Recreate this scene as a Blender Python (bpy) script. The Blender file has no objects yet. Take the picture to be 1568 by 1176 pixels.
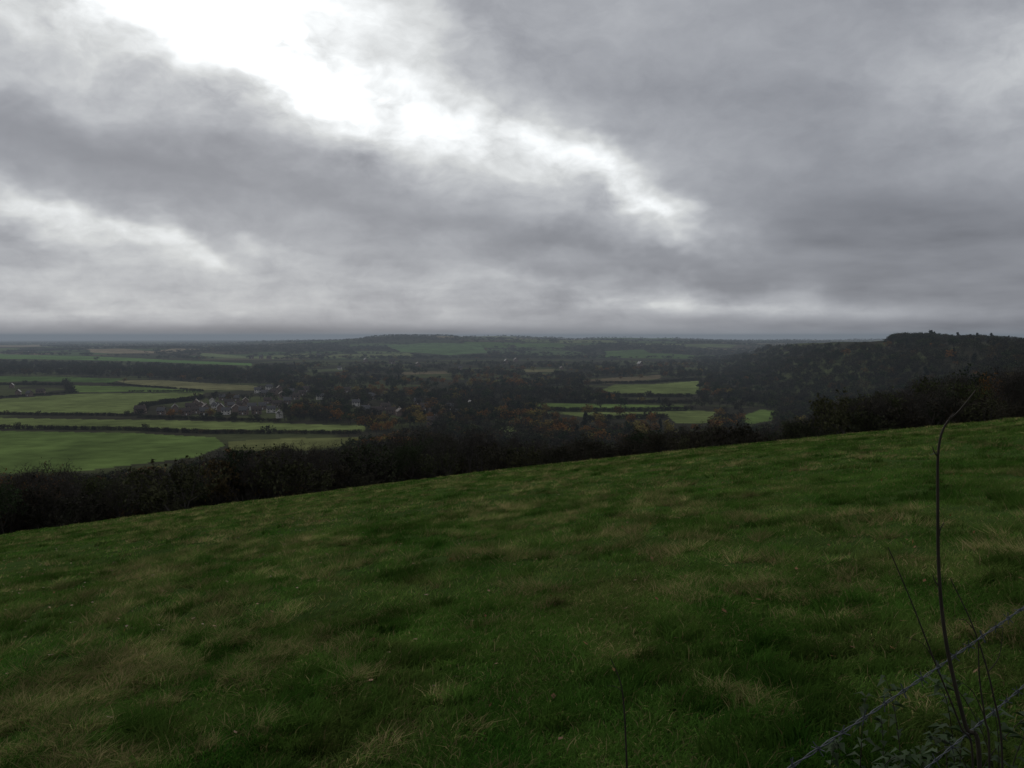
import bpy, math, random, time
import numpy as np
from mathutils import Vector, Quaternion
T0=time.time()
random.seed(7); rng=np.random.default_rng(7)
scene=bpy.context.scene
F=1414.0; PITCH=math.radians(3.0); CP,SP=math.cos(PITCH),math.sin(PITCH)

# ---------------- numpy noise -----------------
def hsh(ix,iy,s):
    a=(ix.astype(np.int64)*374761393+iy.astype(np.int64)*668265263+s*1442695041)&0xffffffff
    a=((a^(a>>13))*1274126177)&0xffffffff
    a=((a^(a>>16))*2246822519)&0xffffffff
    return ((a^(a>>15))&0xffffff)/float(0xffffff)
def vn(x,y,s=0):
    x=np.asarray(x,float);y=np.asarray(y,float)
    ix=np.floor(x);iy=np.floor(y);fx=x-ix;fy=y-iy
    fx=fx*fx*(3-2*fx);fy=fy*fy*(3-2*fy)
    a=hsh(ix,iy,s);b=hsh(ix+1,iy,s);c=hsh(ix,iy+1,s);d=hsh(ix+1,iy+1,s)
    return (a*(1-fx)+b*fx)*(1-fy)+(c*(1-fx)+d*fx)*fy
def fbm(x,y,s=0,o=4):
    t=0;a=.5;n=0
    for i in range(o):
        t=t+a*vn(x*2**i+i*17.3,y*2**i-i*9.1,s+i);n+=a;a*=.5
    return t/n
def ss(a,b,x):
    t=np.clip((x-a)/(b-a),0,1);return t*t*(3-2*t)
def smax(a,b,k): return (a+b+np.sqrt((a-b)**2+k*k))/2
def voro(x,y,cell,s):
    gx=np.floor(x/cell);gy=np.floor(y/cell)
    f1=np.full(x.shape,1e18);f2=f1.copy();idv=np.zeros(x.shape)
    for dx in (-1,0,1):
        for dy in (-1,0,1):
            cx=gx+dx;cy=gy+dy
            px=(cx+.15+.7*hsh(cx,cy,s))*cell;py=(cy+.15+.7*hsh(cx,cy,s+1))*cell
            d=np.hypot(x-px,y-py);i=hsh(cx,cy,s+2)
            nf2=np.where(d<f1,f1,np.minimum(f2,d));idv=np.where(d<f1,i,idv);f1=np.minimum(f1,d);f2=nf2
    return idv,f2-f1
# ---------------- terrain height (with the curvature of the earth) -----------------
def H(x,y):
    x=np.asarray(x,float);y=np.asarray(y,float);r=np.hypot(x,y)
    yp=np.maximum(y,0);ym=np.maximum(-y,0)
    hill=-1.7-.098*yp-.00035*yp**2+.098*np.minimum(ym,250)+.1155*np.clip(x,-900,900)-.00045*np.clip(np.abs(x),0,700)**2
    near=1-ss(90,200,r)
    hill=hill+near*(.20*(fbm(x/5+y/25,y/9,3,3)-.5)+.07*(fbm(x/.9,y/1.1,5,3)-.5))
    V=-80+4*(fbm(x/400,y/400,11,3)-.5)
    xf=np.interp(y,[300,600,900,1300,2500,4000],[150,210,290,300,520,900])
    hh=np.interp(y,[300,1500,2500,4200],[72,71,60,0])
    spur=hh*ss(0,270,x-xf)+7*(fbm(x/130,y/130,31,3)-.5)*ss(0,200,x-xf)*(hh>0)
    V=V+spur
    u=x/np.maximum(y,50)
    A=np.interp(u,[-.6,-.35,-.2,-.1,.1,.25,.6],[.12,.22,.58,1.0,1.03,.82,.72])*(1-.75*ss(7300,10500,y))
    V=V+80*A*ss(3200,6300,y)*(.70+1.5*(fbm(x/900,y/2200,41,3)-.42))
    V=V+(24*(fbm(x/500,y/700,43,3)-.5))*ss(2800,4500,y)*(1-.6*ss(7000,10000,y))
    lim=2
    V=np.where(y>2000,lim-smax(lim-V,lim*0,6),V)
    V=V+16*ss(9000,14000,y)*(fbm(x/2500,y/2500,45,2)-.45)-r*r/12742000.
    return smax(hill,V,6)
CZ=float(H(0.,0.))+1.7
def proj(x,y,z):
    z=z-CZ
    f=y*CP-z*SP;u=y*SP+z*CP
    f=np.maximum(f,.01)
    return 784+F*x/f,588-F*u/f
def ray(px,py):
    a=(px-784)/F;b=(588-py)/F
    return Vector((a,CP+b*SP,-SP+b*CP))
TT=np.geomspace(110,14000,6000)
def locate(px,py):
    d=ray(px,py);d=d/d.y
    z=CZ+d.z*TT;h=H(d.x*TT,TT)
    k=np.argmax(h>=z)
    if not (h>=z).any(): k=len(TT)-1
    return d.x*TT[k],TT[k]
def P(px,py,dist):
    d=ray(px,py);d=d/d.y*dist
    return Vector((d.x,d.y,CZ+d.z))
def inpoly(x,y,poly):
    c=np.zeros(x.shape,bool);n=len(poly)
    for i in range(n):
        x1,y1=poly[i];x2,y2=poly[(i+1)%n]
        if y1==y2: continue
        c^=((y1>y)!=(y2>y))&(x<(x2-x1)*(y-y1)/(y2-y1)+x1)
    return c
# ---------------- fields -----------------
G1=(.088,.128,.036);G2=(.118,.146,.050);G3=(.058,.095,.028);TAN=(.20,.16,.10);BR=(.11,.09,.055)
fields=[
 ([(-200,658),(0,660),(200,663),(330,670),(345,682),(300,700),(200,712),(120,722),(-200,730)],G1),
 ([(350,676),(440,671),(555,669),(545,680),(470,690),(350,690)],(.105,.112,.042)),
 ([(-200,638),(0,640),(240,643),(420,648),(560,652),(558,661),(420,659),(200,657),(-200,653)],G2),
 ([(-200,608),(0,611),(120,603),(200,602),(312,602),(300,610),(215,620),(200,633),(90,633),(-200,629)],G2),
 ([(175,583),(250,582),(395,591),(393,598),(310,597),(215,591)],(.14,.135,.065)),
 ([(-200,574),(0,576),(100,577),(195,580),(170,586),(60,584),(-200,586)],G3),
 ([(110,590),(200,592),(310,598),(310,601),(190,600),(100,601)],G1),
 ([(-200,541),(0,542),(200,548),(385,556),(385,560),(200,553),(-200,546)],(.085,.15,.045)),
 ([(130,534),(235,538),(245,541),(140,540)],TAN),
 ([(-200,528),(60,528),(80,531),(-200,532)],TAN),
 ([(300,540),(430,547),(425,550),(310,545)],(.12,.15,.065)),
 ([(590,528),(660,525),(735,526),(748,540),(690,544),(615,539)],(.072,.115,.045)),
 ([(785,526),(860,526),(868,531),(790,530)],G3),
 ([(925,538),(985,535),(1000,543),(930,545)],G3),
 ([(1040,527),(1130,528),(1120,533),(1050,531)],(.09,.11,.05)),
 ([(940,589),(1010,588),(1070,583),(1068,603),(1040,606),(965,605),(920,598)],G2),
 ([(880,583),(930,579),(1012,574),(1010,580),(935,588)],BR),
 ([(780,617),(900,618),(1045,621),(1062,627),(1000,628),(850,628)],G1),
 ([(850,632),(940,631),(1060,629),(1095,630),(1090,648),(1035,648),(1020,636),(960,641),(900,640)],G2),
 ([(1140,636),(1165,627),(1192,630),(1185,643),(1150,650),(1125,648)],G1),
 ([(762,653),(790,652),(792,661),(768,662)],G2),
 ([(470,566),(520,564),(530,568),(475,570)],(.07,.08,.04)),
 ([(610,570),(680,568),(690,572),(620,574)],BR),
 ([(800,566),(850,565),(850,569),(805,570)],(.12,.11,.055)),
]
wf=[([locate(*p) for p in pl],c) for pl,c in fields]
# ---------------- mesh helper -----------------
def np_mesh(name,V,quads=None,tris=None,mat=None,smooth=False):
    me=bpy.data.meshes.new(name);V=np.asarray(V,np.float32)
    me.vertices.add(len(V));me.vertices.foreach_set('co',V.ravel())
    lo=[];cnt=[]
    if quads is not None and len(quads): lo.append(np.asarray(quads,np.int32).ravel());cnt.append(np.full(len(quads),4,np.int32))
    if tris is not None and len(tris): lo.append(np.asarray(tris,np.int32).ravel());cnt.append(np.full(len(tris),3,np.int32))
    if lo:
        lo=np.concatenate(lo);cnt=np.concatenate(cnt)
        st=np.concatenate([[0],np.cumsum(cnt)[:-1]]).astype(np.int32)
        me.loops.add(len(lo));me.loops.foreach_set('vertex_index',lo)
        me.polygons.add(len(cnt));me.polygons.foreach_set('loop_start',st)
        if smooth: me.polygons.foreach_set('use_smooth',np.ones(len(cnt),bool))
        me.update(calc_edges=True)
    if mat: me.materials.append(mat)
    return me
def obj(name,me,parent=None,coll=None):
    o=bpy.data.objects.new(name,me);(coll or scene.collection).objects.link(o)
    if parent: o.parent=parent
    return o
# ---------------- materials -----------------
def newmat(name):
    m=bpy.data.materials.new(name);m.use_nodes=True;nt=m.node_tree;nt.nodes.clear()
    out=nt.nodes.new('ShaderNodeOutputMaterial');return m,nt,out
def nn(nt,t,**k):
    n=nt.nodes.new(t)
    for a,b in k.items(): setattr(n,a,b)
    return n
def plain(name,col,rough=.8,var=.25,scale=3.,trans=0,randobj=None,ramp=None):
    m,nt,out=newmat(name)
    b=nn(nt,'ShaderNodeBsdfPrincipled');b.inputs['Roughness'].default_value=rough;b.inputs['Specular IOR Level'].default_value=.2
    if ramp: b=nn(nt,'ShaderNodeBsdfDiffuse')
    tc=nn(nt,'ShaderNodeNewGeometry')
    no=nn(nt,'ShaderNodeTexNoise');no.inputs['Scale'].default_value=scale;no.inputs['Detail'].default_value=1
    nt.links.new(tc.outputs['Position'],no.inputs['Vector'])
    mr=nn(nt,'ShaderNodeMapRange');mr.inputs[1].default_value=.3;mr.inputs[2].default_value=.7;mr.inputs[3].default_value=1-var;mr.inputs[4].default_value=1+var
    nt.links.new(no.outputs['Fac'],mr.inputs[0])
    vm=nn(nt,'ShaderNodeVectorMath',operation='SCALE');nt.links.new(mr.outputs[0],vm.inputs['Scale'])
    if ramp:
        oi=nn(nt,'ShaderNodeObjectInfo');cr=nn(nt,'ShaderNodeValToRGB')
        el=cr.color_ramp.elements
        while len(el)>1: el.remove(el[-1])
        for i,(p,c) in enumerate(ramp):
            e=el[0] if i==0 else el.new(p)
            e.position=p;e.color=(*c,1)
        nt.links.new(oi.outputs['Random'],cr.inputs[0]);nt.links.new(cr.outputs[0],vm.inputs[0])
    else: vm.inputs[0].default_value=col
    nt.links.new(vm.outputs[0],b.inputs[0])
    if trans:
        t=nn(nt,'ShaderNodeBsdfTranslucent');nt.links.new(vm.outputs[0],t.inputs[0])
        mx=nn(nt,'ShaderNodeMixShader');mx.inputs[0].default_value=trans
        nt.links.new(b.outputs[0],mx.inputs[1]);nt.links.new(t.outputs[0],mx.inputs[2]);nt.links.new(mx.outputs[0],out.inputs[0])
    else: nt.links.new(b.outputs[0],out.inputs[0])
    return m
def grassmat(name,c_lo,c_mid,c_hi,trans=.35):
    m,nt,out=newmat(name)
    g=nn(nt,'ShaderNodeNewGeometry')
    mp=nn(nt,'ShaderNodeMapping');mp.inputs['Rotation'].default_value=(0,0,math.radians(-15));mp.inputs['Scale'].default_value=(.62,.26,.2)
    nt.links.new(g.outputs['Position'],mp.inputs[0])
    n1=nn(nt,'ShaderNodeTexNoise');n1.inputs['Scale'].default_value=1.3;n1.inputs['Detail'].default_value=4;n1.inputs['Roughness'].default_value=.65
    nt.links.new(mp.outputs[0],n1.inputs['Vector'])
    cr=nn(nt,'ShaderNodeValToRGB');el=cr.color_ramp.elements
    el[0].position=.34;el[0].color=(*c_lo,1);el[1].position=.68;el[1].color=(*c_hi,1);e=el.new(.52);e.color=(*c_mid,1)
    nt.links.new(n1.outputs['Fac'],cr.inputs[0])
    at=nn(nt,'ShaderNodeAttribute',attribute_name='rnd')
    vm=nn(nt,'ShaderNodeVectorMath',operation='SCALE');nt.links.new(cr.outputs[0],vm.inputs[0]);nt.links.new(at.outputs['Fac'],vm.inputs['Scale'])
    b=nn(nt,'ShaderNodeBsdfDiffuse')
    t=nn(nt,'ShaderNodeBsdfTranslucent');nt.links.new(vm.outputs[0],t.inputs[0]);nt.links.new(vm.outputs[0],b.inputs[0])
    mx=nn(nt,'ShaderNodeMixShader');mx.inputs[0].default_value=trans
    nt.links.new(b.outputs[0],mx.inputs[1]);nt.links.new(t.outputs[0],mx.inputs[2]);nt.links.new(mx.outputs[0],out.inputs[0])
    return m
# ---------------- terrain -----------------
front=np.radians(np.arange(-44,44.01,.1));back=np.radians(np.arange(46,315,3.))
ang=np.concatenate([front,back]);na=len(ang)
rad=np.concatenate([[.35],np.geomspace(.5,500,330)[:-1],np.geomspace(500,45000,470)]);nr=len(rad)
A_,R_=np.meshgrid(ang,rad)
X=(R_*np.sin(A_)).ravel();Y=(R_*np.cos(A_)).ravel();Z=H(X,Y)
col=np.zeros((len(X),4));col[:,3]=1
rr=R_.ravel()
wood=np.array((.033,.031,.021));past=np.array((.040,.066,.018))
k=ss(.48,.6,fbm(X/90,Y/90,61,3))[:,None]
base=wood*(1-k)+np.array((.055,.062,.028))*k
idv,edge=voro(X+60*fbm(X/300,Y/300,3,2),Y*.6,330,71)
pal=np.array([(.085,.11,.045),(.06,.085,.035),(.055,.08,.034),BR,(.06,.05,.035),G3,(.05,.06,.033),TAN,(.11,.125,.055),(.04,.045,.027)])
fc=pal[(idv*9.99).astype(int)]
wd=ss(.5,.56,fbm(X/600,Y/500,81,3))[:,None]
fc=fc*(1-wd)+wood*wd
fc=np.where((edge<22)[:,None],wood,fc)
kk=ss(2900,3500,Y)[:,None]
c3=base*(1-kk)+fc*kk
nearm=(rr<108)|(Y<60)
c3=np.where(nearm[:,None],past,c3)
for pl,c in wf:
    c3=np.where(inpoly(X,Y,pl)[:,None],np.array(c)*(.6+.8*fbm(X/50,Y/90,5,4))[:,None],c3)
col[:,:3]=c3
idx=np.arange(nr*na).reshape(nr,na)
a=idx[:-1,:];b=idx[1:,:]
q=np.stack([a,np.roll(a,-1,1),np.roll(b,-1,1),b],-1).reshape(-1,4)
q=q[:,::-1]
V=np.stack([X,Y,Z],1)
V=np.vstack([V,[[0,0,float(H(0.,0.))]]]);col=np.vstack([col,[[*past,1]]])
c=len(V)-1
tr=np.stack([idx[0],np.full(na,c),np.roll(idx[0],-1)],1)
tm,nt,out=newmat('terrain_ground')
at=nn(nt,'ShaderNodeAttribute',attribute_name='Col')
g=nn(nt,'ShaderNodeNewGeometry')
n1=nn(nt,'ShaderNodeTexNoise');n1.inputs['Scale'].default_value=3;n1.inputs['Detail'].default_value=4;n1.inputs['Roughness'].default_value=.75
n2=nn(nt,'ShaderNodeTexNoise');n2.inputs['Scale'].default_value=.05;n2.inputs['Detail'].default_value=3
for n in (n1,n2): nt.links.new(g.outputs['Position'],n.inputs['Vector'])
ad=nn(nt,'ShaderNodeMath',operation='ADD');nt.links.new(n1.outputs['Fac'],ad.inputs[0]);nt.links.new(n2.outputs['Fac'],ad.inputs[1])
mr=nn(nt,'ShaderNodeMapRange');mr.inputs[1].default_value=.7;mr.inputs[2].default_value=1.3;mr.inputs[3].default_value=.6;mr.inputs[4].default_value=1.4
nt.links.new(ad.outputs[0],mr.inputs[0])
vm=nn(nt,'ShaderNodeVectorMath',operation='SCALE');nt.links.new(at.outputs['Color'],vm.inputs[0]);nt.links.new(mr.outputs[0],vm.inputs['Scale'])
bs=nn(nt,'ShaderNodeBsdfDiffuse')
nt.links.new(vm.outputs[0],bs.inputs[0])
nt.links.new(bs.outputs[0],out.inputs[0])
me=np_mesh('terrain',V,q,tr,tm,True)
ca=me.color_attributes.new('Col','FLOAT_COLOR','POINT');ca.data.foreach_set('color',col.astype(np.float32).ravel())
obj('terrain',me)
# ---------------- scatter via geometry nodes -----------------
def scatter(name,x,y,z,scale,idx,coll,tilt=.06):
    n=len(x);me=np_mesh(name,np.stack([x,y,z],1))
    rot=np.stack([rng.normal(0,tilt,n),rng.normal(0,tilt,n),rng.uniform(0,6.283,n)],1).astype(np.float32)
    a=me.attributes.new('rot','FLOAT_VECTOR','POINT');a.data.foreach_set('vector',rot.ravel())
    sc=np.asarray(scale,np.float32)
    if sc.ndim==1: sc=np.stack([sc,sc,sc],1)
    a=me.attributes.new('scl','FLOAT_VECTOR','POINT');a.data.foreach_set('vector',np.ascontiguousarray(sc).ravel())
    a=me.attributes.new('idx','INT','POINT');a.data.foreach_set('value',np.asarray(idx,np.int32))
    o=obj(name,me)
    ng=bpy.data.node_groups.new(name+'_scatter','GeometryNodeTree')
    ng.interface.new_socket('Geometry',in_out='INPUT',socket_type='NodeSocketGeometry')
    ng.interface.new_socket('Geometry',in_out='OUTPUT',socket_type='NodeSocketGeometry')
    gi=ng.nodes.new('NodeGroupInput');go=ng.nodes.new('NodeGroupOutput')
    ip=ng.nodes.new('GeometryNodeInstanceOnPoints');ci=ng.nodes.new('GeometryNodeCollectionInfo')
    ci.inputs['Collection'].default_value=coll;ci.inputs['Separate Children'].default_value=True;ci.inputs['Reset Children'].default_value=True
    def na_(nm,dt):
        k=ng.nodes.new('GeometryNodeInputNamedAttribute');k.data_type=dt;k.inputs['Name'].default_value=nm
        return [s for s in k.outputs if s.enabled and s.name=='Attribute'][0]
    L=ng.links.new
    L(gi.outputs[0],ip.inputs['Points']);L(ci.outputs[0],ip.inputs['Instance']);ip.inputs['Pick Instance'].default_value=True
    L(na_('idx','INT'),ip.inputs['Instance Index']);L(na_('rot','FLOAT_VECTOR'),ip.inputs['Rotation']);L(na_('scl','FLOAT_VECTOR'),ip.inputs['Scale'])
    L(ip.outputs[0],go.inputs[0])
    md=o.modifiers.new('scatter','NODES');md.node_group=ng
    return o
# ---------------- tree prototypes (10 m tall) -----------------
def tubes(segs,sides=4):
    V=[];Q=[]
    for p0,p1,r0,r1 in segs:
        d=(p1-p0);
        if d.length<1e-6: continue
        d.normalize();u=d.orthogonal().normalized();v=d.cross(u);b=len(V)
        for p,r in((p0,r0),(p1,r1)):
            for i in range(sides):
                t=6.2832*i/sides;V.append(p+u*(math.cos(t)*r)+v*(math.sin(t)*r))
        for i in range(sides):
            j=(i+1)%sides;Q.append((b+i,b+j,b+sides+j,b+sides+i))
    return V,Q
def build_tree(name,seed,mats,coll,nleaf=1500,leaf=.16,ntwig=2500,spread=.45,maxd=4,trunk=.22,conif=False,bush=False,segmax=900):
    rnd=random.Random(seed);segs=[];tips=[]
    if conif:
        segs.append((Vector((0,0,-.5)),Vector((0,0,5)),.2,.12));segs.append((Vector((0,0,5)),Vector((.1,0,10)),.12,.02))
        zz=1.
        while zz<9.8:
            L=(10-zz)*.27*rnd.uniform(.6,1.15)+.2
            for k in range(5):
                t=rnd.uniform(0,6.28);p=Vector((0,0,zz));e=p+Vector((math.cos(t)*L,math.sin(t)*L,-.15*L+rnd.uniform(-.1,.3)))
                segs.append((p,e,.035,.01));
                for f in (.3,.5,.7,.85,1): tips.append((p.lerp(e,f),.3))
            zz+=.28
    else:
        def rec(p,d,L,r,dep):
            n=3;q=p.copy();dd=d.copy()
            for i in range(n):
                dd=(dd+Vector((rnd.uniform(-.18,.18),rnd.uniform(-.18,.18),rnd.uniform(-.05,.12)))).normalized()
                e=q+dd*(L/n);r2=r*.84
                segs.append((q,e,r,r2));
                if dep>=1:
                    tips.append((e.copy(),.22+.09*(maxd-dep)))
                if i>0 and dep<maxd:
                    for _ in range(2 if dep else 3):
                        t=rnd.uniform(0,6.28);o=dd.orthogonal().normalized();o.rotate(Quaternion(dd,t))
                        nd=(dd*rnd.uniform(.45,.9)+o*rnd.uniform(.5,.95)*(1.2*spread+.4)+Vector((0,0,.12))).normalized()
                        rec(e,nd,L*rnd.uniform(.58,.8),r2*.62,dep+1)
                q=e;r=r2
            if dep<maxd: rec(q,dd,L*.7,r*.9,dep+1)
        if bush:
            for k in range(5):
                t=rnd.uniform(0,6.28);rec(Vector((math.cos(t)*.5,math.sin(t)*.5,-.4)),Vector((math.cos(t)*.6,math.sin(t)*.6,1)).normalized(),2.6,.12,1)
        else: rec(Vector((0,0,-.6)),Vector((0,0,1)),3.9,trunk,0)
    top=max(s[1].z for s in segs);k=10/top
    kx=k*(1 if not bush else 1.3)
    S=lambda v:Vector((v.x*kx,v.y*kx,v.z*k))
    segs=[(S(a),S(b),c*k,d*k) for a,b,c,d in segs]
    big=[s for s in segs if s[2]>.035];sm_=[s for s in segs if s[2]<=.035]
    if len(big)+len(sm_)>segmax:
        rnd.shuffle(sm_);sm_=sm_[:max(0,segmax-len(big))]
    V,Q=tubes(big+sm_,3);V=np.array([tuple(v) for v in V]);Q=np.array(Q)
    T=np.array([tuple(S(t[0])) for t in tips]);R=np.array([t[1] for t in tips])
    r=np.random.default_rng(seed)
    hi=T[:,2]>(.12 if bush else 1.2);T=T[hi];R=R[hi]
    wgt=r.random(len(T))**1.5;wgt/=wgt.sum()
    def pick(n,sp):
        i=r.choice(len(T),n,p=wgt);return T[i]+r.normal(0,1,(n,3))*(R[i]*sp)[:,None],T[i]
    parts=[(V,Q,None,0)]
    if ntwig:
        c,o=pick(ntwig,.7);d=r.normal(0,1,(ntwig,3))+np.array([0,0,.7]);d/=np.linalg.norm(d,axis=1)[:,None]
        s=np.cross(d,r.normal(0,1,(ntwig,3)));s/=np.linalg.norm(s,axis=1)[:,None]
        L=r.uniform(.35,.95,ntwig)[:,None];w=.028 if coll.name[0]=='n' else .05
        tv=np.stack([c-s*w,c+s*w,c+d*L],1).reshape(-1,3);parts.append((tv,None,np.arange(ntwig*3).reshape(-1,3),0))
    if nleaf:
        c,o=pick(nleaf,1.0);a=r.normal(0,1,(nleaf,3));a/=np.linalg.norm(a,axis=1)[:,None];b=np.cross(a,r.normal(0,1,(nleaf,3)));b/=np.linalg.norm(b,axis=1)[:,None]
        sz=(leaf*r.uniform(.5,1.4,nleaf))[:,None]
        lv=np.stack([c-a*sz,c-b*sz*.5,c+a*sz,c+b*sz*.6],1).reshape(-1,3);parts.append((lv,np.arange(nleaf*4).reshape(-1,4),None,1))
    VV=[];QQ=[];TR=[];mi_q=[];mi_t=[];off=0
    for v,qq,tt,mi in parts:
        VV.append(v)
        if qq is not None: QQ.append(qq+off);mi_q+= [mi]*len(qq)
        if tt is not None: TR.append(tt+off);mi_t+=[mi]*len(tt)
        off+=len(v)
    me=np_mesh(name,np.vstack(VV),np.vstack(QQ),np.vstack(TR) if TR else None)
    for m in mats: me.materials.append(m)
    me.polygons.foreach_set('material_index',np.array(mi_q+mi_t,np.int32))
    return obj(name,me,coll=coll)
bark=plain('bark',(.042,.037,.032),.9,.3,2.)
br_l=plain('leaf_brown',(0,0,0),.8,.4,.3,0,ramp=[(0,(.036,.034,.026)),(.35,(.050,.044,.031)),(.6,(.040,.046,.027)),(.85,(.062,.062,.032)),(.97,(.09,.062,.03))])
or_l=plain('leaf_russet',(0,0,0),.8,.4,.3,0,ramp=[(0,(.10,.06,.027)),(.4,(.22,.105,.03)),(.65,(.16,.09,.035)),(.9,(.22,.18,.05))])
gr_l=plain('leaf_ivy',(0,0,0),.8,.4,.3,0,ramp=[(0,(.024,.036,.018)),(.5,(.036,.050,.024)),(.85,(.06,.07,.03))])
cn_l=plain('needles',(.020,.028,.018),.8,.3,1.)
def coll(n): return bpy.data.collections.new(n)
CN=coll('near_tree_variants')
build_tree('tree_a_bare',1,[bark,br_l],CN,500,.13,2600,.45)
build_tree('tree_b_bare',2,[bark,br_l],CN,900,.14,2400,.6)
build_tree('tree_c_bare',3,[bark,br_l],CN,300,.13,2800,.35)
build_tree('tree_d_ivy',4,[bark,gr_l],CN,2300,.18,1000,.5)
build_tree('tree_e_russet',5,[bark,or_l],CN,1300,.15,1500,.45)
build_tree('tree_f_conifer',6,[bark,cn_l],CN,4000,.25,0,conif=True)
build_tree('tree_g_bush',7,[bark,br_l],CN,2000,.35,2500,.7,maxd=3,bush=True)
CF=coll('distant_tree_variants')
build_tree('far_a_bare',11,[bark,br_l],CF,450,.36,350,.5,maxd=3,segmax=90)
build_tree('far_b_bare',12,[bark,br_l],CF,500,.40,300,.65,maxd=3,segmax=90)
build_tree('far_c_bare',13,[bark,br_l],CF,300,.34,450,.4,maxd=3,segmax=90)
build_tree('far_d_ivy',14,[bark,gr_l],CF,600,.42,100,.55,maxd=3,segmax=60)
build_tree('far_e_russet',15,[bark,or_l],CF,500,.38,150,.5,maxd=3,segmax=60)
build_tree('far_f_conifer',16,[bark,cn_l],CF,900,.45,0,conif=True)
build_tree('far_g_bush',17,[bark,br_l],CF,500,.8,200,.8,maxd=2,bush=True)
# ---------------- houses positions -----------------
hp=[(28,605),(45,607),(62,604),(18,594),(215,633),(247,635),(268,630),(300,633),(316,630),(331,627),(346,635),(361,631),(373,635),(386,628),(402,627),(300,622),(325,619),(350,621),(376,619),(415,632),
(405,607),(420,604),(432,609),(446,604),(428,599),(452,612),(463,606),(412,597),(395,602),(440,619),(428,640),(560,633),(577,635),(600,635),(613,637),(570,612),(678,632),(690,628),(662,651),(664,637),(640,620),(490,612),(532,601),
(308,627),(338,630),(354,626),(369,624),(393,634),(285,636),(292,628),(312,636),(362,614),(340,613),(410,618),(424,624),(590,628),(700,638),(720,625),(650,628),(470,600),(510,607),(545,622),
(385,549),(400,549),(412,550),(488,547),(560,554),(600,557),(775,557),(790,554),(640,561),(980,561),(705,566),(520,566),(860,566),(1150,541),(445,575)]
hxy=[locate(*p) for p in hp]
hpx=np.array(hp,float)
# ---------------- woodland sites -----------------
def cands(n,r0,r1):
    a=rng.uniform(-math.radians(38),math.radians(38),n);r=np.exp(rng.uniform(math.log(r0),math.log(r1),n))
    x=r*np.sin(a);y=r*np.cos(a);return x,y,H(x,y)
def fieldmask(x,y): 
    m=np.zeros(x.shape,bool)
    for pl,c in wf: m|=inpoly(x,y,pl)
    return m
def pxmask(px,py):
    m=np.zeros(px.shape,bool)
    for pl,c in fields: m|=inpoly(px,py,pl)
    return m
def kinds(x,y,s,orange=.32):
    n=len(x);c=rng.random(n);p=fbm(x/s,y/s,91,3)
    k=rng.integers(0,3,n)
    k=np.where(c>.80,3,k);k=np.where((c<.03+orange*ss(.52,.64,p)),4,k);k=np.where((c>.975),5,k)
    return k
# belt just below the brow
x,y,z=cands(5600,104,380)
h=rng.uniform(6,14,len(x));k=kinds(x,y,40,.0);k=np.where(rng.random(len(x))<.08,6,k);h=np.where(k==6,h*.45,h)
k=np.where(k==5,3,k);k=np.where((k==4)&(rng.random(len(x))<.5),0,k)
px,py=proj(x,y,z+h)
Tx=[-600,0,60,150,230,300,330,380,430,520,600,650,700,780,860,940,1000,1030,1060,1100,1180,1215,1300,1400,1568,2200]
Ty=[690,702,706,716,712,700,684,674,670,674,664,650,646,666,662,656,652,634,650,640,652,630,598,572,552,520]
ok=py>=np.interp(px,Tx,Ty)-3+np.abs(rng.normal(0,14,len(x)))
k=np.where((px<100)&(rng.random(len(x))<.30)&(k<3),4,k)
w=np.stack([h*rng.uniform(.65,1.0,len(h))/10,h*rng.uniform(.65,1.0,len(h))/10,h/10],1)
n_b=ok.sum()
scatter('woodland_belt',x[ok],y[ok],z[ok],w[ok],k[ok],CN)
# valley and spur woodland
x,y,z=cands(27000,450,3300)
xf=np.interp(y,[300,600,900,1300,2500,4000],[150,210,290,300,520,900]);spur=x>xf-20
h=rng.uniform(7,15,len(x));k=np.where(spur,kinds(x,y,150,.0),kinds(x,y,150,.42))
k=np.where(spur&(k==4)&(rng.random(len(x))<.6),1,k)
px,py=proj(x,y,z+h);pxb,pyb=proj(x,y,z);pxm,pym=proj(x,y,z+h*.5)
d=fbm(x/110,y/110,101,4)
left=(px<420)&(pyb>590)
dens=np.where(spur,1.,np.where(left,ss(.5,.6,d)*.5,.15+.85*ss(.42,.53,d)))
plant=inpoly(pxb,pyb,[(-300,586),(0,582),(200,578),(440,590),(470,565),(380,557),(200,552),(-300,548)])
dens=np.where(plant,1.,dens);h=np.where(plant,h*1.15,h);k=np.where(plant&(k>3),0,k)
S_x=[-600,0,380,470,600,1000,1060,1100,1170,1270,1350,1362,1375,1420,1460,1500,1568,2200]
S_y=[545,546,556,552,550,550,546,535,526,523,521,513,509,508,512,511,516,505]
ok=(rng.random(len(x))<dens)&~fieldmask(x,y)&~pxmask(px,py)&~pxmask(pxm,pym)&(py>=np.interp(px,S_x,S_y)+np.abs(rng.normal(0,2.5,len(x))))
for i,(hx,hy) in enumerate(hpx):
    m_=6.5 if i%4 else 3
    ok&=~((np.abs(px-hx)<m_)&(pyb>hy-3)&(py<hy-2))
ok&=~((y<900)&(py<np.interp(px,Tx,Ty)-6)&(px>-100)&(px<760)&(pyb>660))
w=np.stack([h*rng.uniform(.95,1.4,len(h))/10,h*rng.uniform(.95,1.4,len(h))/10,h/10],1)
X2=[x[ok],y[ok],z[ok],w[ok],k[ok]]
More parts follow.
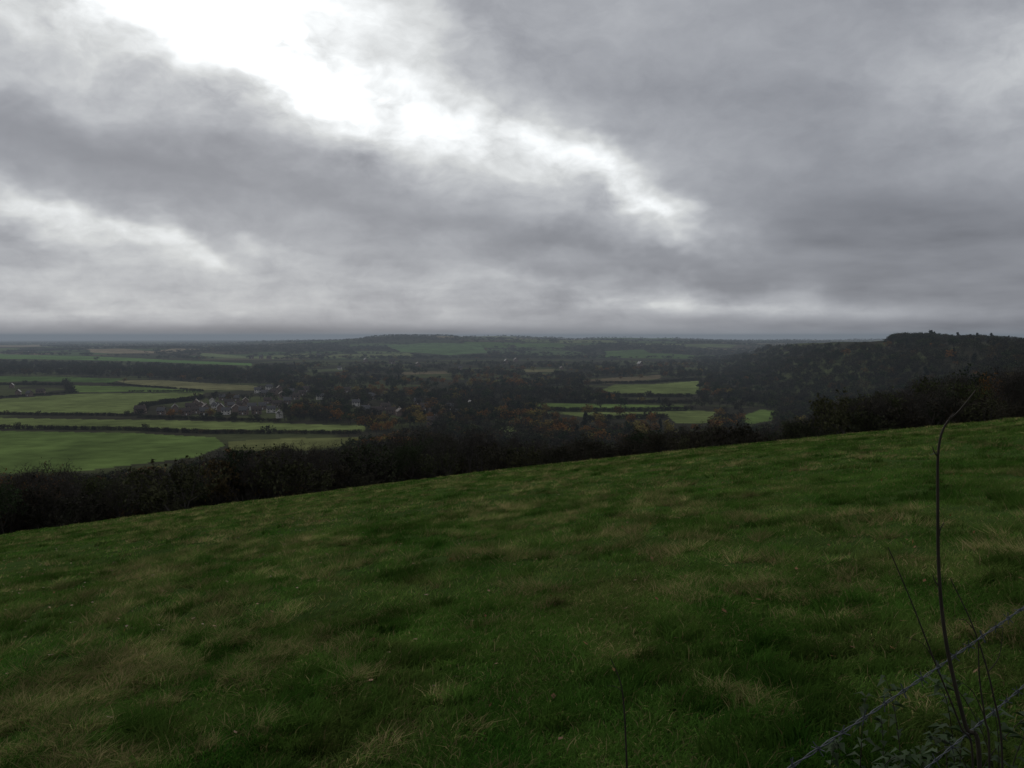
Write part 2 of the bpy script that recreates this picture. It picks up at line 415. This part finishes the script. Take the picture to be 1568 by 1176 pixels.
# autumn-coloured stands in and around the village
ax_=[]
for cx0,cy0,n,sx,sy in((482,637,14,13,5),(505,640,6,8,3),(700,648,8,12,5),(590,662,5,10,4),(745,578,6,12,3),(790,588,4,6,3),(620,600,6,25,6),(540,572,8,30,4),(960,582,5,10,2),(830,600,6,25,6),(690,612,6,25,8),(1480,585,4,14,4),(860,655,5,20,5),(460,690,4,10,3),(600,560,10,60,4),(850,560,8,50,4),(740,625,6,20,6),(320,640,4,30,3)):
    for _ in range(n):
        lx,ly=locate(random.gauss(cx0,sx),random.gauss(cy0,sy))
        if ly<450 or ly>4500: continue
        ax_.append((lx,ly,random.uniform(7,12)))
ax_=np.array(ax_);apx,apy=proj(ax_[:,0],ax_[:,1],H(ax_[:,0],ax_[:,1])+ax_[:,2]*.7)
ax_=ax_[~pxmask(apx,apy)]
hh_=ax_[:,2];X2[0]=np.concatenate([X2[0],ax_[:,0]]);X2[1]=np.concatenate([X2[1],ax_[:,1]]);X2[2]=np.concatenate([X2[2],H(ax_[:,0],ax_[:,1])])
X2[3]=np.vstack([X2[3],np.stack([hh_*.12,hh_*.12,hh_/10],1)]);X2[4]=np.concatenate([X2[4],np.full(len(hh_),4)])
# crest of the spur
cx=[];ys_=np.linspace(600,1800,200)
crest=[(1425,506,1.9,5),(1433,508,1.7,5),(1468,509,1.5,5),(1487,512,1.5,5),(1497,510,1.4,5),(1506,513,1.5,5),(1519,510,1.5,5),(1545,514,1.5,5),(1404,511,1.8,5),(1388,512,1.8,5)]
for _ in range(260):
    p=random.uniform(1355,1720);crest.append((p,float(np.interp(p,S_x,S_y))+abs(random.gauss(0,1.6)),random.uniform(1.2,1.9),random.choice([0,1,2,3,3])))
for _ in range(60):
    p=random.uniform(1170,1355);crest.append((p,float(np.interp(p,S_x,S_y))+abs(random.gauss(0,2)),random.uniform(1.1,1.7),random.choice([0,1,2,3])))
for p,q_,wr,kd in crest:
    dd=ray(p,500);yv=ys_ if p>1355 else ys_*2;el=(H(dd.x/dd.y*yv,yv)-CZ)/yv;yy=yv[np.argmax(el)]+random.uniform(-25,15);xx=dd.x/dd.y*yy;zz=float(H(xx,yy));top=P(p,q_,yy).z
    if top-zz<2.5: continue
    hq=min(20,top-zz);cx.append((xx,yy,zz,hq,wr,kd))
cx=np.array(cx);X2[0]=np.concatenate([X2[0],cx[:,0]]);X2[1]=np.concatenate([X2[1],cx[:,1]]);X2[2]=np.concatenate([X2[2],cx[:,2]])
X2[3]=np.vstack([X2[3],np.stack([cx[:,3]/10*cx[:,4],cx[:,3]/10*cx[:,4],cx[:,3]/10],1)]);X2[4]=np.concatenate([X2[4],cx[:,5].astype(int)])
scatter('valley_woodland',*X2,CF)
nv=len(X2[0])
# far woods and hedgerows
x,y,z=cands(34000,3200,13000)
idv,edge=voro(x+60*fbm(x/300,y/300,3,2),y*.6,330,71)
wd=fbm(x/600,y/500,81,3)
h=rng.uniform(7,13,len(x));px,py=proj(x,y,z+h)
ok=((edge<28)|(wd>.53)|(rng.random(len(x))<.05))&~fieldmask(x,y)&~pxmask(px,py)&(py>np.interp(px,[0,500,560,900,1200,1600],[518,516,511,511,515,516]))
k=np.where(rng.random(len(x))<.03,4,rng.integers(0,4,len(x)))
w=np.stack([h*.2,h*.2,h/10],1)
scatter('distant_woodland',x[ok],y[ok],z[ok],w[ok],k[ok],CF)
print('trees',n_b,nv,ok.sum(),time.time()-T0)
# hedges
hedges=[([(-200,654),(0,656),(200,659),(330,664),(430,664),(555,664)],3.2),([(-200,633),(0,635),(120,636),(215,637)],2.8),([(215,640),(330,643),(430,646)],3.),
 ([(-200,606),(0,609),(120,601)],2.5),([(200,600),(312,600)],2.5),([(165,588),(260,595),(312,599)],2.5),([(215,634),(222,622),(310,611)],5.),([(100,586),(110,602)],4),([(-200,588),(100,590)],4),
 ([(780,629),(900,630),(1060,628)],4),([(850,616),(1060,618)],4),([(900,642),(1020,640)],4),([(880,588),(1000,586),(1070,582)],4),([(920,607),(1060,608)],4.5)]
hx=[];
for pl,hh in hedges:
    W=[locate(*p) for p in pl]
    for (x0,y0),(x1,y1) in zip(W[:-1],W[1:]):
        L=math.hypot(x1-x0,y1-y0);n=int(L/1.7)
        for i in range(n):
            t=i/n
            if vn(np.array(x0+(x1-x0)*t)/25,np.array(y0/25),7)<.1: continue
            hx.append((x0+(x1-x0)*t+random.gauss(0,.5),y0+(y1-y0)*t+random.gauss(0,.5),hh*random.uniform(.75,1.15)*(2. if random.random()<.02 else 1)))
hx=np.array(hx);hz=H(hx[:,0],hx[:,1])
hw=np.stack([hx[:,2]/10*1.1,hx[:,2]/10*1.1,hx[:,2]/10],1)
scatter('field_hedge',hx[:,0],hx[:,1],hz,hw,np.full(len(hx),6),CF)
# ---------------- houses -----------------
brick=plain('brick',(.15,.11,.09),.9,.2,2);render_=plain('white_render',(.48,.46,.42),.8,.08,1)
tile=plain('roof_tile',(.07,.054,.048),.85,.25,1.5);slate=plain('roof_slate',(.095,.092,.095),.7,.2,1.5)
glass=plain('window_glass',(.03,.035,.04),.15,.1,1);frame=plain('door_paint',(.5,.5,.48),.5,.05,1)
def boxes(name,bl,mat):
    V=[];Q=[]
    for x0,y0,z0,x1,y1,z1 in bl:
        b=len(V);V+=[(x0,y0,z0),(x1,y0,z0),(x1,y1,z0),(x0,y1,z0),(x0,y0,z1),(x1,y0,z1),(x1,y1,z1),(x0,y1,z1)]
        Q+=[(b,b+3,b+2,b+1),(b+4,b+5,b+6,b+7),(b,b+1,b+5,b+4),(b+1,b+2,b+6,b+5),(b+2,b+3,b+7,b+6),(b+3,b,b+4,b+7)]
    return np_mesh(name,V,Q,None,mat)
def house_set(tag,wm,rm,L=10,D=7,h=5,rh=2.9):
    V=[(-L/2,-D/2,-1),(L/2,-D/2,-1),(L/2,D/2,-1),(-L/2,D/2,-1),(-L/2,-D/2,h),(L/2,-D/2,h),(L/2,D/2,h),(-L/2,D/2,h),(-L/2,0,h+rh),(L/2,0,h+rh)]
    wl=np_mesh('walls_'+tag,V,[(0,1,5,4),(2,3,7,6),(1,2,6,5),(3,0,4,7)],[(5,6,9),(7,4,8)],wm)
    e=.5;t=.18;s=rh/(D/2);zl=h-e*s+.05;zr=h+rh+.05
    V=[];Q=[]
    for sg in(-1,1):
        b=len(V);V+=[(-L/2-e,sg*(D/2+e),zl),(L/2+e,sg*(D/2+e),zl),(L/2+e,0,zr),(-L/2-e,0,zr),(-L/2-e,sg*(D/2+e),zl+t),(L/2+e,sg*(D/2+e),zl+t),(L/2+e,0,zr+t),(-L/2-e,0,zr+t)]
        Q+=[(b,b+1,b+2,b+3),(b+4,b+5,b+6,b+7),(b,b+1,b+5,b+4),(b,b+3,b+7,b+4),(b+1,b+2,b+6,b+5)]
    rf=np_mesh('roof_'+tag,V,Q,None,rm)
    ch=boxes('chimney_'+tag,[(L/2-1.6,-.4,h+rh-.9,L/2-.7,.4,h+rh+1.2)],brick)
    wb=[]
    for sg in(-1,1):
        for xx in(-L*.33,0,L*.33):
            for zz in(.9,3.3):
                if xx==0 and zz<1: continue
                y0=sg*(D/2+.03);wb.append((xx-.6,min(y0,y0-sg*.1),zz,xx+.6,max(y0,y0-sg*.1),zz+1.2))
    wn=boxes('windows_'+tag,wb,glass)
    dr=boxes('door_'+tag,[(-.5,-D/2-.04,0,.5,-D/2+.05,2.1)],frame)
    return [('walls',wl),('roof',rf),('chimney',ch),('windows',wn),('door',dr)]
hs=[house_set('a',brick,tile),house_set('b',render_,slate,9,6.5),house_set('c',brick,slate,8,6.5,4.8,3.2)]
for i,(hx_,hy_) in enumerate(hxy):
    t=random.choices([0,1,2],[.52,.12,.36])[0]
    e=bpy.data.objects.new('rendered_house' if t==1 else 'brick_house',None);scene.collection.objects.link(e)
    e.location=(hx_,hy_,float(H(hx_,hy_))-.0);e.rotation_euler=(0,0,random.choice([.3,.3,1.9,.1,-.4])+random.uniform(-.15,.15))
    s=random.uniform(.9,1.1)*(1.5 if hy_>2400 else 1);e.scale=(s,s,s)
    for nm,m in hs[t]: obj(nm,m,e)
# ---------------- grass -----------------
gm=grassmat('grass_green',(.038,.104,.014),(.076,.142,.026),(.13,.17,.045))
sm=grassmat('grass_straw',(.15,.15,.055),(.24,.21,.09),(.34,.27,.13))
PAR=np.array([ # radius,h0,h1,lean,width,straw
 (.26,.025,.06,.9,.0034,.06),(.26,.03,.065,1.1,.0036,.10),(.24,.02,.06,1.3,.0036,.15),(.12,.06,.12,.8,.0036,.04),(.12,.05,.10,1.4,.003,.50),(.08,.06,.13,1.2,.0028,.58)])
def gs(n,r0,r1,amax=38):
    a=rng.uniform(-math.radians(amax),math.radians(amax),n);r=np.sqrt(rng.uniform(r0*r0,r1*r1,n))
    return r*np.sin(a),r*np.cos(a)
GV=[];GQ=[];GT=[];GR=[];MQ=[];MT=[];off=0
def grass(nc,B,r0,r1,s0,wmul,zmul,full):
    global off
    x,y=gs(nc,r0,r1);s=s0*rng.uniform(.7,1.3,nc)
    st=.65*fbm(x/.40,y/.7,201,3)+.35*fbm(x/3.,y/6.,205,2);lush=fbm(x/.6,y/1.1,211,3);c=rng.random(nc)
    k=rng.integers(0,3,nc);k=np.where((lush>.57)&(c<.5),3,k);k=np.where((st>.56)&(c<.6),4,k);k=np.where((st>.61)&(c>.4),5,k)
    z=H(x,y);gx=(H(x+.25,y)-H(x-.25,y))/.5;gy=(H(x,y+.25)-H(x,y-.25))/.5
    rep=lambda v:np.repeat(v,B)
    p=PAR[k];n=nc*B
    t=rng.uniform(0,6.283,n);q_=rep(p[:,0]*s)*np.sqrt(rng.random(n));dx=q_*np.cos(t);dy=q_*np.sin(t)
    b=np.stack([rep(x)+dx,rep(y)+dy,rep(z)+dx*rep(gx)+dy*rep(gy)-.012],1)
    th0=rep(rng.normal(.3,1.2,nc));th=th0+rng.normal(0,1.,n);dv=np.stack([np.cos(th),np.sin(th),0*th],1)
    ph=rng.normal(0,.9,n);sd=np.stack([np.cos(ph),np.sin(ph),0*th],1)
    hh=(rep(p[:,1])+rep(p[:,2]-p[:,1])*rng.random(n))[:,None]*zmul*rep(rng.uniform(.7,1.3,nc))[:,None]
    ln=(rep(p[:,3])*rng.uniform(.3,1.4,n))[:,None]*hh;up=np.array([0,0,1.]);w=(rep(p[:,4])*rng.uniform(.7,1.3,n)*wmul)[:,None]
    tp=b+dv*ln*1.15+up*hh*rng.uniform(.75,1.05,n)[:,None]
    straw=(rng.random(n)<rep(p[:,5])).astype(np.int32)
    rn=rep(rng.uniform(.65,1.35,nc))*rng.uniform(.7,1.3,n)*rep(np.where(k==3,.72,1.))*rep(.5+1.0*fbm(x/.4,y/.8,221,2))
    if full:
        m_=b+dv*ln*.35+up*hh*.65
        V=np.stack([b-sd*w,b+sd*w,m_+sd*w*.75,m_-sd*w*.75,tp],1).reshape(-1,3);o=np.arange(n)[:,None]*5+off
        GQ.append(o+np.array([[0,1,2,3]]));GT.append(o+np.array([[3,2,4]]));MQ.append(straw);MT.append(straw);GR.append(np.repeat(rn,5))
    else:
        V=np.stack([b-sd*w,b+sd*w,tp],1).reshape(-1,3);o=np.arange(n)[:,None]*3+off
        GT.append(o+np.array([[0,1,2]]));MT.append(straw);GR.append(np.repeat(rn,3))
    GV.append(V);off+=len(V)
grass(4600,105,1.5,9,.9,1.,1.05,True)
grass(7500,62,9,20,1.0,1.5,1.1,False)
grass(11000,36,20,45,1.4,2.8,1.2,False)
grass(10000,26,45,97,2.4,6.,1.3,False)
me=np_mesh('pasture_grass',np.vstack(GV),np.vstack(GQ),np.vstack(GT));me.materials.append(gm);me.materials.append(sm)
me.polygons.foreach_set('material_index',np.concatenate(MQ+MT))
a=me.attributes.new('rnd','FLOAT','POINT');a.data.foreach_set('value',np.concatenate(GR).astype(np.float32))
obj('pasture_grass',me)
del GV,GQ,GT,GR
# fallen leaves
n=1100;x,y=gs(n,3,26);z=H(x,y)+rng.uniform(.03,.07,n)
a=rng.normal(0,1,(n,3));a[:,2]*=.4;a/=np.linalg.norm(a,axis=1)[:,None];b=np.cross(a,np.array([.1,.1,1]));s=rng.uniform(.012,.03,n)[:,None]
c=np.stack([x,y,z],1);lv=np.stack([c-a*s,c-b*s*.6,c+a*s*1.2,c+b*s*.7],1).reshape(-1,3)
obj('fallen_leaves',np_mesh('fallen_leaves',lv,np.arange(n*4).reshape(-1,4),None,plain('dead_leaf',(.18,.085,.03),.7,.5,8,.2)))
# ---------------- stems, wire -----------------
stemm=plain('dead_stem',(.03,.024,.018),.8,.3,20);leafm=plain('weed_leaf',(.03,.055,.018),.7,.4,20,.25)
wirem=plain('galvanised_wire',(.055,.062,.072),.6,.2,30)
def smoothpts(pts,n=8):
    o=[];m=len(pts)
    for i in range(m-1):
        p0=pts[max(i-1,0)];p1=pts[i];p2=pts[i+1];p3=pts[min(i+2,m-1)]
        for j in range(n):
            t=j/n;o.append(.5*((2*p1)+(p2-p0)*t+(2*p0-5*p1+4*p2-p3)*t*t+(3*p1-p0-3*p2+p3)*t**3))
    o.append(pts[-1]);return o
def stem_mesh(name,lines,mat,leaves=None,sides=6):
    segs=[]
    for pts,r0,r1 in lines:
        q=smoothpts(pts);n=len(q)-1
        for i in range(n): segs.append((q[i],q[i+1],r0+(r1-r0)*i/n,r0+(r1-r0)*(i+1)/n))
    V,Q=tubes(segs,sides);V=[tuple(v) for v in V];nq=len(Q)
    if leaves:
        for p,d,L,wd in leaves:
            s=d.cross(Vector((0,0,1)));s=s.normalized() if s.length>.01 else Vector((1,0,0))
            b=len(V);V+=[tuple(p),tuple(p+d*L*.35+s*wd+Vector((0,0,.01))),tuple(p+d*L-Vector((0,0,L*.3))),tuple(p+d*L*.35-s*wd+Vector((0,0,.01)))]
            Q.append((b,b+1,b+2,b+3))
    me=np_mesh(name,V,Q,None,mat,True);me.materials.append(leafm)
    me.polygons.foreach_set('material_index',np.array([0]*nq+[1]*(len(Q)-nq),np.int32))
    return obj(name,me)
def down(p,dx=0): # foot on the ground
    x_,y_=p.x+dx,p.y+.05;return Vector((x_,y_,float(H(x_,y_))-.02))
def line(pp,d,r0,r1,foot=True):
    pts=[P(a,b,d) for a,b in pp]
    if foot: pts=[down(pts[0],.03)]+pts
    return (pts,r0,r1)
D=2.1
kn=[]
main=line([(1500,1176),(1478,1110),(1450,990),(1438,880),(1436,760),(1437,690),(1447,652),(1470,628),(1494,598)],D,.0058,.0015)
for a,b,e,f in((1437,700,1428,684),(1438,820,1446,800),(1440,900,1428,880),(1452,646,1462,632)):
    kn.append(([P(a,b,D),P((a+e)/2-2,(b+f)/2,D),P(e,f,D)],.002,.0008))
stem_mesh('dead_weed_stem',[main]+kn,stemm,[(P(1437,705,D),Vector((-.6,0,.6)).normalized(),.03,.006),(P(1447,655,D),Vector((.7,0,.5)).normalized(),.03,.006)])
stem_mesh('dead_weed_stem',[line([(1490,1176),(1470,1110),(1430,1010),(1395,920),(1360,838)],2.3,.0032,.0012),([P(1430,1010,2.3),P(1412,985,2.3),P(1385,975,2.3)],.0012,.0006)],stemm)
stem_mesh('dead_weed_stem',[line([(1535,1176),(1520,1060),(1492,965),(1455,885)],2.4,.0034,.0012),([P(1512,1030,2.4),P(1530,1005,2.4),P(1536,960,2.4)],.0014,.0006),([P(1492,965,2.4),P(1478,950,2.4),P(1462,948,2.4)],.0012,.0006)],stemm)
stem_mesh('dead_weed_stem',[line([(1515,1176),(1508,1100),(1500,1040),(1498,985)],2.2,.0034,.0012),([P(1508,1100,2.2),P(1490,1060,2.2),P(1466,1040,2.2)],.0015,.0006)],stemm)
stem_mesh('dead_weed_stem',[line([(960,1176),(956,1090),(950,1045),(935,1008)],3.0,.004,.0012),([P(953,1060,3.),P(944,1052,3.),P(930,1050,3.)],.0014,.0006)],stemm)
def weed(name,px_,py_,dist,n,seed,hmax):
    r=random.Random(seed);c=P(px_,py_,dist);ls=[];lv=[]
    for i in range(n):
        bx=c.x+r.gauss(0,.14);by=c.y+r.gauss(0,.14);bz=float(H(bx,by))-.02;h=hmax*r.uniform(.45,1)
        lx,ly=r.gauss(0,.16),r.gauss(0,.12)
        pts=[Vector((bx,by,bz)),Vector((bx+lx*.2,by+ly*.2,bz+h*.5)),Vector((bx+lx*.7,by+ly*.7,bz+h*.85)),Vector((bx+lx*1.3,by+ly*1.3,bz+h))]
        ls.append((pts,.0026,.0008));q_=smoothpts(pts,6)
        for j in range(4,len(q_)):
            for s_ in(0,1):
                if r.random()<.4: continue
                t=r.uniform(0,6.28);lv.append((q_[j],Vector((math.cos(t),math.sin(t),r.uniform(-.1,.5))).normalized(),r.uniform(.03,.07),r.uniform(.008,.018)))
    stem_mesh(name,ls,stemm,lv,5)
weed('nettle_plant',1345,1120,3.1,6,1,.62);weed('nettle_plant',1400,1090,3.3,5,2,.7);weed('nettle_plant',1545,1080,2.9,6,3,.75);weed('nettle_plant',1480,1120,3.0,5,4,.7);weed('nettle_plant',1290,1170,3.2,5,5,.5)
# fence
fa=Vector((-.5,.67,0));fb=Vector((2.75,3.88,0))
fence=bpy.data.objects.new('barbed_wire_fence',None);scene.collection.objects.link(fence)
def wire(nm,za,zb,sag):
    n=260;segs=[]
    def c_(t): 
        p=fa.lerp(fb,t);return Vector((p.x,p.y,za+(zb-za)*t-sag*4*t*(1-t)))
    ax=(fb-fa).normalized();sd=Vector((-ax.y,ax.x,0));upv=Vector((0,0,1))
    for s_ in(0,1):
        pr=None
        for i in range(n+1):
            t=i/n;ph=t*4.5/.07*6.283*.5+s_*math.pi;p=c_(t)+(sd*math.cos(ph)+upv*math.sin(ph))*.0022
            if pr is not None: segs.append((pr,p,.0014,.0014))
            pr=p
    t=.03
    while t<.98:
        c0=c_(t)
        for k_ in range(2):
            an=random.uniform(0,3.14);dv=(sd*math.cos(an)+upv*math.sin(an))*.016+ax*.004*(k_*2-1)
            segs.append((c0-dv,c0+dv,.0011,.0011))
        for j in range(6):
            a0=j*1.05;a1=a0+1.05
            segs.append((c0+ax*(.001*j)+(sd*math.cos(a0)+upv*math.sin(a0))*.0042,c0+ax*(.001*(j+1))+(sd*math.cos(a1)+upv*math.sin(a1))*.0042,.0011,.0011))
        t+=.1/4.57
    V,Q=tubes(segs,5);obj(nm,np_mesh(nm,[tuple(v) for v in V],Q,None,wirem,True),fence)
zoff=CZ
wire('wire_top',zoff-.80,zoff-.72,.03);wire('wire_middle',zoff-1.0,zoff-.98,.03);wire('wire_bottom',zoff-1.3,zoff-1.25,.03)
postm=plain('post_wood',(.12,.10,.08),.9,.4,8)
for i,p in enumerate((fa,fb)):
    g0=float(H(p.x,p.y));top=zoff-.66;r=.05
    segs=[(Vector((p.x,p.y,g0-.2)),Vector((p.x,p.y,top)),r,r*.94),(Vector((p.x,p.y,top)),Vector((p.x,p.y,top+.03)),r*.94,.005)]
    V,Q=tubes(segs,12);obj('post_%d'%(i+1),np_mesh('post',[tuple(v) for v in V],Q,None,postm,False),fence)
# ---------------- haze -----------------
hz_m,nt,out=newmat('haze_air')
sg=9.0e-5
ab=nn(nt,'ShaderNodeVolumeAbsorption');ab.inputs[0].default_value=(0,0,0,1);ab.inputs[1].default_value=sg
em=nn(nt,'ShaderNodeEmission');em.inputs[0].default_value=(.165,.192,.225,1);em.inputs[1].default_value=sg  # volume glows: emission stands in for daylight scattered by the haze
asd=nn(nt,'ShaderNodeAddShader');nt.links.new(ab.outputs[0],asd.inputs[0]);nt.links.new(em.outputs[0],asd.inputs[1]);nt.links.new(asd.outputs[0],out.inputs['Volume'])
obj('haze',boxes('haze',[(-40000,240,-400,40000,44000,30)],hz_m))
# ---------------- sky -----------------
W=bpy.data.worlds.new('World');scene.world=W;W.use_nodes=True;nt=W.node_tree;nt.nodes.clear()
out=nt.nodes.new('ShaderNodeOutputWorld')
tc=nn(nt,'ShaderNodeTexCoord');D0=tc.outputs['Generated']
def setin(s,v):
    if isinstance(v,bpy.types.NodeSocket): nt.links.new(v,s)
    else: s.default_value=v
def M(op,a,b=0.,c=None,clamp=False):
    n=nn(nt,'ShaderNodeMath',operation=op,use_clamp=clamp);setin(n.inputs[0],a);setin(n.inputs[1],b)
    if c is not None:setin(n.inputs[2],c)
    return n.outputs[0]
def VMt(op,a,b=None):
    n=nn(nt,'ShaderNodeVectorMath',operation=op);setin(n.inputs[0],a)
    if b is not None:setin(n.inputs[1],b)
    return n.outputs['Value'] if op=='DOT_PRODUCT' else n.outputs[0]
def noise(vec,scale,detail,rough=.55,off=(0,0,0),color=False):
    v=VMt('ADD',vec,off);n=nn(nt,'ShaderNodeTexNoise');nt.links.new(v,n.inputs['Vector']);n.inputs['Scale'].default_value=scale;n.inputs['Detail'].default_value=detail;n.inputs['Roughness'].default_value=rough
    return n.outputs['Color'] if color else n.outputs['Fac']
sep=nn(nt,'ShaderNodeSeparateXYZ');nt.links.new(D0,sep.inputs[0])
zc=M('ADD',M('MAXIMUM',sep.outputs[2],0.),.16)
cp=nn(nt,'ShaderNodeCombineXYZ');nt.links.new(M('DIVIDE',sep.outputs[0],zc),cp.inputs[0]);nt.links.new(M('DIVIDE',sep.outputs[1],zc),cp.inputs[1])
CPn=cp.outputs[0]
stv=VMt('MULTIPLY',D0,(1,1,1.7))
wv=VMt('SUBTRACT',noise(stv,7.,4,.6,color=True),(.5,.5,.5))
DW=VMt('ADD',D0,VMt('MULTIPLY',wv,(.12,.03,.09)))
stw=VMt('ADD',stv,VMt('MULTIPLY',wv,(.10,.10,.10)))
blobs=[ # px,py,major,minor,angle(deg, + = down to right),add
 (260,-150,240,150,20,1.1),(290,0,115,42,38,.78),(400,75,120,38,42,.75),(520,140,120,28,35,.40),(630,165,80,24,25,.30),
 (740,228,45,25,20,.30),(850,222,90,22,14,.46),(1005,310,70,24,25,.50),(940,265,60,16,40,.18),
 (60,320,60,22,35,.26),(150,345,90,22,20,.18),(260,372,90,14,18,.20),(430,375,60,14,15,.14),(130,410,300,45,4,.10),
 (640,190,260,80,25,.12),(860,290,240,60,25,.11),
 (400,465,520,22,0,.07),(850,440,300,14,3,.08),(1130,472,260,10,2,.15),(80,482,160,7,0,.09),
 (1560,90,80,130,70,.13),(20,30,120,60,30,.08),
 (350,265,330,40,10,-.08),(60,200,170,40,10,-.06),(985,395,170,18,8,-.13),(1380,400,320,70,5,-.12),(1150,60,330,110,20,-.03),(700,335,180,25,10,-.04),
 (578,172,26,16,20,-.35),(1450,320,200,80,10,-.05),
 (250,507,500,9,0,-.10),(1400,498,300,14,0,-.10),(750,508,300,5,0,-.05)]
tot=None
for bx,by,ma,mi,an,am in blobs:
    c=ray(bx,by);c.normalize();a=math.radians(an)
    r0=Vector((1,0,0));u0=Vector((0,SP,CP))
    t1=(r0*math.cos(a)-u0*math.sin(a));t2=(r0*math.sin(a)+u0*math.cos(a))
    t1=(t1-c*t1.dot(c)).normalized();t2=(t2-c*t2.dot(c));t2=(t2-t1*t2.dot(t1)).normalized()
    t1=t1*(F/ma);t2=t2*(F/mi)
    src=D0 if by>460 else DW
    p=VMt('DOT_PRODUCT',src,tuple(t1));q_=VMt('DOT_PRODUCT',src,tuple(t2))
    s_=M('MULTIPLY_ADD',p,p,M('MULTIPLY',q_,q_));g_=M('MULTIPLY',M('EXPONENT',M('MULTIPLY',s_,-.7)),am)
    tot=g_ if tot is None else M('ADD',tot,g_)
n1=noise(CPn,1.1,4,.5,(3,1,0));n2=noise(CPn,3.0,3,.5,(7,2,0))
n3=noise(stw,9.,6,.58,(1,5,0))
basev=M('MULTIPLY_ADD',M('SUBTRACT',n1,.5),.24,.355)
basev=M('ADD',basev,M('MULTIPLY',M('SUBTRACT',n3,.5),.18))
nm=M('ADD',M('MULTIPLY',M('SUBTRACT',n2,.5),.35),M('MULTIPLY',M('SUBTRACT',n3,.5),.75))
mod=M('MAXIMUM',M('MULTIPLY_ADD',nm,3.6,1.),.3)
val=M('MAXIMUM',M('ADD',M('MULTIPLY',tot,mod),M('MULTIPLY',basev,M('MULTIPLY_ADD',nm,.55,1.))),.14)
cr=nn(nt,'ShaderNodeMapRange');nt.links.new(val,cr.inputs[0]);cr.inputs[1].default_value=.2;cr.inputs[2].default_value=.65
mixc=nn(nt,'ShaderNodeMix',data_type='RGBA');nt.links.new(cr.outputs[0],mixc.inputs[0]);mixc.inputs[6].default_value=(.94,.985,1.12,1);mixc.inputs[7].default_value=(.975,1.005,1.02,1)
vs=nn(nt,'ShaderNodeVectorMath',operation='SCALE');nt.links.new(mixc.outputs[2],vs.inputs[0]);nt.links.new(val,vs.inputs['Scale'])
bg=nn(nt,'ShaderNodeBackground');nt.links.new(vs.outputs[0],bg.inputs[0]);bg.inputs[1].default_value=1.0
SE,SA=math.radians(26),math.radians(-17)
sk=nn(nt,'ShaderNodeTexSky',sky_type='NISHITA');sk.sun_disc=False;sk.sun_elevation=SE;sk.sun_rotation=SA
bg2=nn(nt,'ShaderNodeBackground');nt.links.new(sk.outputs[0],bg2.inputs[0]);bg2.inputs[1].default_value=.05
mx=nn(nt,'ShaderNodeMixShader');mx.inputs[0].default_value=.97;nt.links.new(bg2.outputs[0],mx.inputs[1]);nt.links.new(bg.outputs[0],mx.inputs[2])
nt.links.new(mx.outputs[0],out.inputs[0])
sl=bpy.data.lights.new('sun','SUN');sl.energy=1.25;sl.angle=math.radians(25);sl.color=(1,.96,.9);so=obj('sun',sl)
dv=Vector((math.sin(SA)*math.cos(SE),math.cos(SA)*math.cos(SE),math.sin(SE)))
so.rotation_euler=dv.to_track_quat('Z','Y').to_euler();so.location=(0,0,60)
# ---------------- camera -----------------
cd=bpy.data.cameras.new('camera');cam=obj('camera',cd);cd.sensor_width=36;cd.lens=36*F/1568
cd.clip_start=.05;cd.clip_end=100000
cam.location=(0,0,CZ);cam.rotation_euler=(math.radians(90)-PITCH,0,0);scene.camera=cam
scene.view_settings.view_transform='Standard';scene.view_settings.look='None';scene.view_settings.exposure=0
print('T end',time.time()-T0)
